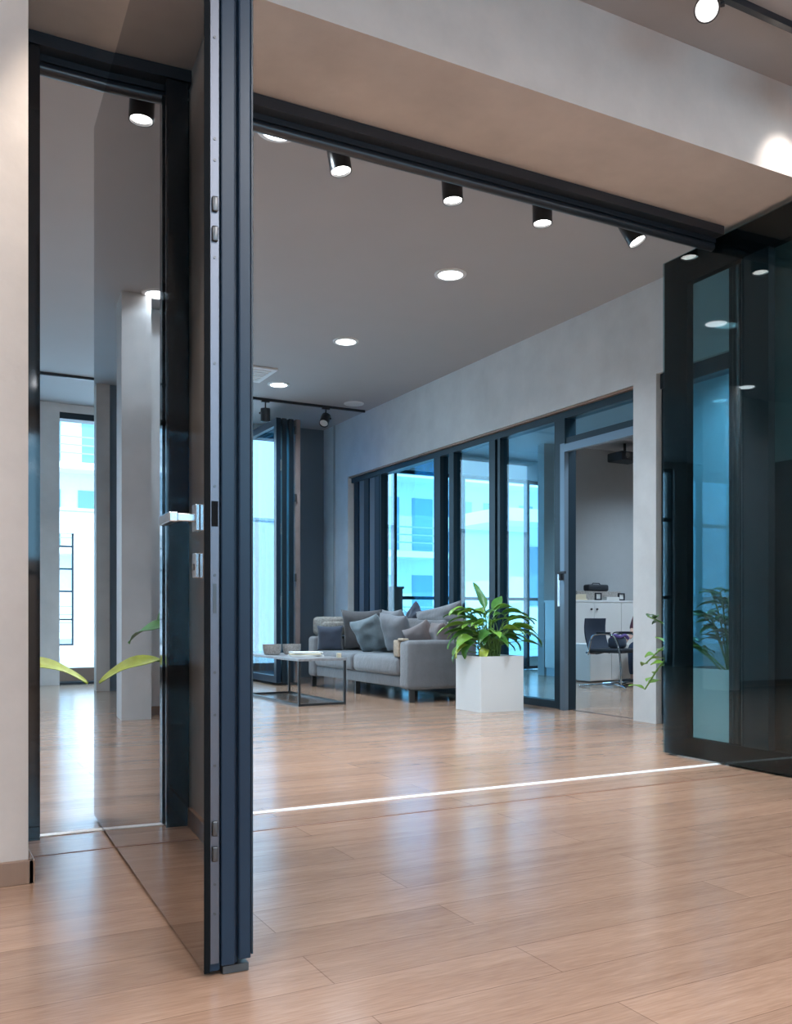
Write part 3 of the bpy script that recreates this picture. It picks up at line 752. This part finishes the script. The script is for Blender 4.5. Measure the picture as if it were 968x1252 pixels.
# local: +x is the front
MB().box(-.20, .26, -.23, .23, .42, .47, .022, 4).build('seat', 'seatblack', ch, True)
m = MB(); 
n = 8; rows = []
for i in range(n+1):
    u = i/n; z = .46+.38*u; x = -.22-.05*u-.03*math.sin(PI*u)
    row = []
    for j in range(9):
        v = j/8*2-1
        row.append((x-.04*(1-v*v)+.03, v*.235, z))
    rows.append(row)
F = [[m.bm.verts.new(Vector(p)+Vector((.008, 0, 0))) for p in r] for r in rows]; B = [[m.bm.verts.new(Vector(p)-Vector((.008, 0, 0))) for p in r] for r in rows]
for i in range(n):
    for j in range(8):
        m.bm.faces.new((F[i][j], F[i][j+1], F[i+1][j+1], F[i+1][j])); m.bm.faces.new((B[i][j+1], B[i][j], B[i+1][j], B[i+1][j+1]))
for j in range(8):
    m.bm.faces.new((F[0][j+1], F[0][j], B[0][j], B[0][j+1])); m.bm.faces.new((F[n][j], F[n][j+1], B[n][j+1], B[n][j]))
for i in range(n):
    m.bm.faces.new((F[i][0], F[i+1][0], B[i+1][0], B[i][0])); m.bm.faces.new((F[i+1][8], F[i][8], B[i][8], B[i+1][8]))
m.build('backrest', 'net', ch, True)
def bez(P, n=8):
    out = []
    for k in range(len(P)-1):
        p0 = Vector(P[max(k-1, 0)]); p1 = Vector(P[k]); p2 = Vector(P[k+1]); p3 = Vector(P[min(k+2, len(P)-1)])
        for i in range(n):
            t_ = i/n
            out.append(.5*((2*p1)+(-p0+p2)*t_+(2*p0-5*p1+4*p2-p3)*t_*t_+(-p0+3*p1-3*p2+p3)*t_**3))
    out.append(Vector(P[-1])); return out
for sy in (-1, 1):
    y = sy*.265
    MB().tube(bez([(-.20, y*.9, .40), (-.17, y, .44), (-.13, y, .60), (-.06, y, .645), (.12, y, .645), (.20, y, .58), (.25, y, .42), (.27, y, .20), (.27, y, .04)]), .0125, 10).build('arm_frame', 'chrome', ch, True)
    box(-.06, .12, y-.02, y+.02, .655, .675, bev=.006).build('arm_pad', 'seatblack', ch)
    MB().tube(bez([(-.30, y*1.05, .012), (-.1, y*.8, .035), (.1, y*.8, .045), (.27, y, .04), (.36, y*1.1, .012)]), .0115, 8).build('floor_runner', 'chrome', ch, True)
MB().tube(bez([(.27, -.265, .04), (.2, 0, .055), (.27, .265, .04)]), .0115, 8).build('cross_bar', 'chrome', ch, True)
MB().tube(bez([(-.22, -.24, .42), (-.22, 0, .40), (-.22, .24, .42)]), .0115, 8).build('cross_bar', 'chrome', ch, True)
hbag = thing('handbag', 'dark blue handbag with purple scarf on the office chair', 'bag', (7.66, 8.58, .472), RT(-40))
m = MB(); m.rbox(-.11, .11, -.07, .07, 0, .14, .045, 4); m.build('body', 'cush_navy', hbag, True)
MB().tube(bez([(-.07, 0, .13), (-.04, 0, .19), (.04, 0, .19), (.07, 0, .13)]), .008).build('strap', 'seatblack', hbag, True)
MB().tube(bez([(-.08, -.05, .14), (-.03, -.07, .16), (.03, -.06, .14), (.09, -.04, .16), (.13, 0, .12)]), .02, 8).build('scarf', 'purple', hbag, True)

# seated person, mostly hidden behind the pier
def skin(name, verts, edges, radii, mat, parent, sub=2, root=0):
    me = bpy.data.meshes.new(name); me.from_pydata(verts, edges, [])
    o = bpy.data.objects.new(name, me); C.objects.link(o); o.parent = parent
    md = o.modifiers.new('skin', 'SKIN'); md.use_smooth_shade = True
    sv = me.skin_vertices[0].data
    for i, r in enumerate(radii):
        sv[i].radius = (r, r) if not isinstance(r, tuple) else r
        sv[i].use_root = (i == root)
    s2 = o.modifiers.new('sub', 'SUBSURF'); s2.levels = sub; s2.render_levels = sub
    me.materials.append(M[mat]); return o
pr = thing('person', 'seated person in maroon top and dark jeans, mostly hidden behind the pier', 'person', (8.54, 8.66, 0), RT(180))
# local: faces +x (world -x), pelvis at origin
V = [(0, 0, .52), (.05, 0, .66), (.13, 0, .84), (.21, 0, 1.01), (.25, 0, 1.09), (.28, 0, 1.16),         # spine, neck
     (.21, .17, 1.03), (.40, .23, .88), (.50, .19, 1.00), (.52, .17, 1.05),                              # left arm to wrist
     (.21, -.17, 1.03), (.30, -.23, .80), (.38, -.20, .68), (.44, -.15, .62),                          # right arm
     (.02, .10, .50), (.44, .12, .49), (.40, .12, .10), (.42, .12, .06), (.54, .13, .035),             # left leg
     (.02, -.10, .50), (.46, -.11, .49), (.44, -.11, .10), (.45, -.11, .06), (.57, -.12, .035),
     (.30, 0, 1.24), (.32, 0, 1.32), (.31, 0, 1.38)]
Ed = [(0, 1), (1, 2), (2, 3), (3, 4), (4, 5), (3, 6), (6, 7), (7, 8), (8, 9), (3, 10), (10, 11), (11, 12), (12, 13), (0, 14), (14, 15), (15, 16), (16, 17), (17, 18),
      (0, 19), (19, 20), (20, 21), (21, 22), (22, 23), (5, 24), (24, 25), (25, 26)]
Rd = [(.15, .12), (.14, .11), (.15, .11), (.12, .09), .06, .055, .06, .045, .035, .027, .06, .045, .035, .027, .085, .065, .045, .04, .035, .085, .065, .045, .04, .035, (.085, .09), (.085, .095), (.06, .07)]
# hands: palm and five fingers each
def hand(wi, side, fwd):
    w = Vector(V[wi]); f = Vector(fwd).normalized(); s_ = Vector((0, side, 0)); pi = len(V)
    V.append(tuple(w+f*.06)); Rd.append((.03, .016)); Ed.append((wi, pi))
    for k, (off, ln_) in enumerate(((-.028, .062), (-.009, .072), (.010, .068), (.028, .052))):
        a = w+f*.085+s_*off; b_ = a+f*ln_*.55+Vector((0, 0, -.008)); c_ = b_+f*ln_*.35+Vector((0, 0, -.022))
        i0 = len(V); V.extend([tuple(a), tuple(b_), tuple(c_)]); Rd.extend([.0095, .0088, .0075]); Ed.extend([(pi, i0), (i0, i0+1), (i0+1, i0+2)])
    a = w+f*.03-s_*.035; b_ = a+f*.035-s_*.018; c_ = b_+f*.025
    i0 = len(V); V.extend([tuple(a), tuple(b_), tuple(c_)]); Rd.extend([.011, .010, .008]); Ed.extend([(wi, i0), (i0, i0+1), (i0+1, i0+2)])
hand(9, 1, (1, -.1, .1)); hand(13, -1, (.9, .1, -.45))
skin('body', V, Ed, Rd, 'skin', pr)
g = lambda r: tuple(a+.012 for a in r) if isinstance(r, tuple) else r+.012
idx = [0, 1, 2, 3, 6, 7, 8, 10, 11, 12]; mp = {a: i for i, a in enumerate(idx)}
skin('sweater', [V[i] for i in idx], [(mp[a], mp[b]) for a, b in Ed if a in mp and b in mp], [g(Rd[i]) for i in idx], 'maroon', pr)
idx = [0, 14, 15, 16, 19, 20, 21]; mp = {a: i for i, a in enumerate(idx)}
skin('jeans', [V[i] for i in idx], [(mp[a], mp[b]) for a, b in Ed if a in mp and b in mp], [g(Rd[i]) for i in idx], 'jeans', pr)
for sy, (x0) in ((.125, .38), (-.115, .41)):
    MB().box(x0-.02, x0+.25, sy-.05, sy+.05, 0, .075, .03, 4).build('shoe', 'seatblack', pr, True)
m = MB(); bmesh.ops.create_uvsphere(m.bm, u_segments=20, v_segments=14, radius=1)
for v in m.bm.verts: v.co = Vector((.295+v.co.x*.10, v.co.y*.10, 1.32+v.co.z*.12 - (.05 if v.co.x < 0 else 0)*abs(v.co.x)))
bmesh.ops.delete(m.bm, geom=[v for v in m.bm.verts if v.co.x > .35 and v.co.z < 1.39], context='VERTS')
m.build('hair', 'hair', pr, True)
for sy in (-1, 1):
    m = MB(); bmesh.ops.create_uvsphere(m.bm, u_segments=10, v_segments=8, radius=.011, matrix=Matrix.Translation((.395, sy*.032, 1.29))); m.build('eye', 'seatblack', pr, True)
m = MB(); m.cyl((.395, 0, 1.285), (.43, 0, 1.255), .009, .014, 10); m.build('nose', 'skin', pr, True)
m = MB(); m.box(.392, .405, -.022, .022, 1.218, 1.228, .003); m.build('mouth', 'purple', pr)
pc = thing('office_chair', 'black office chair under the seated person behind the pier', 'chair', (8.58, 8.66, 0), RT(180))
MB().box(-.24, .24, -.24, .24, .36, .405, .02, 4).build('seat', 'seatblack', pc, True)
MB().box(-.29, -.25, -.22, .22, .45, .95, .018, 4).build('backrest', 'net', pc, True)
MB().cyl((0, 0, .06), (0, 0, .36), .025).build('post', 'steeldark', pc, True)
for k in range(5):
    a = k*2*PI/5+.3; MB().tube([(0, 0, .09), (.14*math.cos(a), .14*math.sin(a), .07), (.28*math.cos(a), .28*math.sin(a), .03)], .016, 8).build('leg', 'steeldark', pc, True)
MB().tube([(-.2, 0, .38), (-.27, 0, .40), (-.275, 0, .50)], .014, 8).build('bracket', 'steeldark', pc, True)
# tall pot with grass and brown pedestal near the office window
t = thing('potted_grass', 'spiky grass plant in the office seen through the glass behind the sofa', 'plant', (6.45, 11.1, 0))
MB().lathe([(.0005, 0), (.12, 0), (.16, .50), (.145, .50), (.11, .03), (.0005, .03)], 24).build('pot', 'extgrey', t, True)
MB().cyl((0, 0, .4), (0, 0, .45), .14).build('soil', 'soil', t)
m = MB(); rnd = random.Random(9)
for k in range(38):
    a = rnd.uniform(0, 2*PI); m.leaf((.05*math.cos(a), .05*math.sin(a), .44), (math.cos(a)*.35, math.sin(a)*.35, 1), rnd.uniform(.5, .85), .022, rnd.uniform(.3, 1.5), .3, 8)
m.build('leaves', 'leaf2', t, True)
put('plinth_pedestal', 'slim brown grey pedestal in the office behind the sofa', 'pedestal', 5.82, 10.95, 0, MB().box(-.085, .085, -.085, .085, 0, 1.24, .004).box(-.10, .10, -.10, .10, 1.24, 1.27, .003), 'brownpot')

# ------------------------------------------------------------------ outside
tag(box(-7, 12, 12.36, 17.0, .02, .20).build('terrace_deck', 'deck'), 'pale raised terrace outside the far windows', 'terrace')['kind'] = 'structure'
tag(box(-7, 12, 12.355, 12.36, .0, .199).build('deck_riser', 'deckwood'), 'brown riser at the edge of the terrace', 'riser')['kind'] = 'structure'
tw = thing('terrace_wall', 'white rendered garden wall with a narrow barred window behind the terrace', 'wall', (2.4, 17.0, 0))
m = MB(); m.box(-8, -.12, 0, .25, 0, 2.75); m.box(.18, 3.0, 0, .25, 0, 2.75); m.box(-.12, .18, 0, .25, 0, .35); m.box(-.12, .18, 0, .25, 2.35, 2.75)
m.build('wall', 'extwall', tw)
m = MB(); m.box(-.12, -.09, .05, .1, .35, 2.35); m.box(.15, .18, .05, .1, .35, 2.35)
for z in (.35, .8, 1.3, 1.7, 2.1): m.box(-.09, .15, .05, .1, z, z+.03)
m.build('window_frame', 'anthdark', tw)
box(-8, 3.0, -.03, .28, 2.75, 2.80).build('coping', 'extgrey', tw)
for x in (3.6, 4.9):
    pass
for k, (x0, x1, z0, z1) in enumerate(()): pass
# white pavilion with slanted roof seen through the office
pv = thing('terrace_pavilion', 'white outbuilding with deep eaves beyond the office window', 'outbuilding', (10.6, 15.2, .2))
box(0, 3.4, 0, 1.5, 0, 2.5).build('wall', 'extwall', pv)
box(-.7, 3.8, -.9, 1.6, 2.5, 2.75).build('roof', 'extwall', pv)
box(-.65, -.5, -.85, -.7, 0, 2.5).build('post', 'extwall', pv)
box(.5, 2.4, -.03, 0, .9, 2.1).build('window', 'extglass', pv)
def building(lb, x, y, w, d, floors, fh, wall, seed, base=-6):
    t = thing('apartment_building', lb, 'building', (x, y, base))
    rn = random.Random(seed)
    box(0, w, 0, d, 0, floors*fh).build('wall', wall, t)
    for f_ in range(floors):
        box(-.3, w+.3, -1.2, 0, f_*fh-.12, f_*fh+.12).build('balcony_slab', 'bslab', t)
        for z in (.35, .7, 1.05): pass
        m = MB()
        for z in (.45, .75, 1.05): m.box(-.25, w+.25, -1.18, -1.14, f_*fh+z-.02, f_*fh+z+.03)
        m.build('railing', 'bgrey', t)
    nx = max(3, int(w/1.7))
    for f_ in range(floors):
        for k in range(nx):
            cx = (k+.5)*w/nx
            wd = w/nx*rn.choice((.4, .55, .75))
            box(cx-wd/2, cx+wd/2, -.04, .02, f_*fh+.25, f_*fh+2.35).build('window', 'extglass', t)
    box(-.3, w+.3, -.6, d, floors*fh, floors*fh+.35).build('roof', 'bgrey', t)
building('white apartment building with balconies far behind the terrace at left', -2, 36, 9, 8, 7, 3.1, 'bwall', 1)
building('pale apartment block with balcony rows beyond the office window', 14, 32, 12, 8, 7, 3.1, 'bwall', 2)
building('pale grey apartment block between the two white ones', 8.2, 44, 5, 8, 8, 3.1, 'bgrey', 3)
building('pale apartment block farther right outside', 28, 36, 10, 8, 7, 3.0, 'bwall', 4)
o = box(-60, 80, 17.3, 120, -6.2, -6).build('street_ground', 'extgrey'); o['kind'] = 'structure'; o['label'] = 'street level beyond the terrace'; o['category'] = 'ground'

# ------------------------------------------------------------------ light
w = bpy.data.worlds.new('World'); S.world = w; w.use_nodes = True
bgn = w.node_tree.nodes['Background']; bgn.inputs[0].default_value = (.40, .73, 1.0, 1); bgn.inputs[1].default_value = 6
l = bpy.data.lights.new('sun', 'SUN'); l.energy = 5.5; l.angle = .01; l.color = (1, .96, .9)
o = bpy.data.objects.new('sun', l); C.objects.link(o)
o.rotation_euler = Vector((.55, .75, -.85)).to_track_quat('-Z', 'Y').to_euler()
# daylight portals in the window openings
for x, y, z, sx, sz, rx in ((3.0, 12.30, 1.75, 2.8, 3.4, -PI/2), (-.8, 12.30, 1.75, 4.2, 3.4, -PI/2), (7.9, 12.30, 1.55, 4.7, 3.05, -PI/2), (2.5, -5.1, 2.4, 10, 1.6, PI/2)):
    l = bpy.data.lights.new('portal', 'AREA'); l.shape = 'RECTANGLE'; l.size = sx; l.size_y = sz; l.cycles.is_portal = True
    o = bpy.data.objects.new('portal', l); C.objects.link(o); o.location = (x, y, z); o.rotation_euler = (rx, 0, 0)
# fill light panels added on the near room ceiling, unseen behind the viewer
for i, (x, y) in enumerate(((-1.5, 0), (1.8, -.5), (5.2, .6), (1.8, -3.2), (6.5, -2.5))):
    t = thing('added_fill_panel', 'unseen square fill light panel added in the near room behind the viewer', 'ceiling light', (x, y, CEIL), 0, 'added fill light panels of the near room')
    m = MB(); m.box(-.62, .62, -.62, -.58, -.04, 0); m.box(-.62, .62, .58, .62, -.04, 0); m.box(-.62, -.58, -.58, .58, -.04, 0); m.box(.58, .62, -.58, .58, -.04, 0)
    m.build('frame', 'white', t)
    box(-.58, .58, -.58, .58, -.012, -.004).build('diffuser', 'downlit', t)
    l = bpy.data.lights.new('fill_lamp', 'AREA'); l.size = 1.1; l.energy = 65; l.color = (.96, .95, 1)
    o = bpy.data.objects.new('lamp', l); C.objects.link(o); o.parent = t; o.location = (0, 0, -.05)

# ------------------------------------------------------------------ camera
cam = bpy.data.cameras.new('camera'); co = bpy.data.objects.new('camera', cam); C.objects.link(co)
co.location = (0, 0, .85); co.rotation_euler = (PI/2, 0, math.radians(-28.1))
cam.sensor_fit = 'AUTO'; cam.sensor_width = 36; cam.lens = 1113*36/1252; cam.shift_y = 129/1252
cam.clip_start = .05; cam.clip_end = 300
S.camera = co
S.view_settings.view_transform = 'Standard'; S.view_settings.look = 'None'
S.view_settings.exposure = 0; S.view_settings.gamma = 1; S.view_settings.use_curve_mapping = False
try:
    S.cycles.transparent_max_bounces = 24; S.cycles.max_bounces = 12; S.cycles.glossy_bounces = 6
    S.cycles.sample_clamp_indirect = 6
except Exception: pass
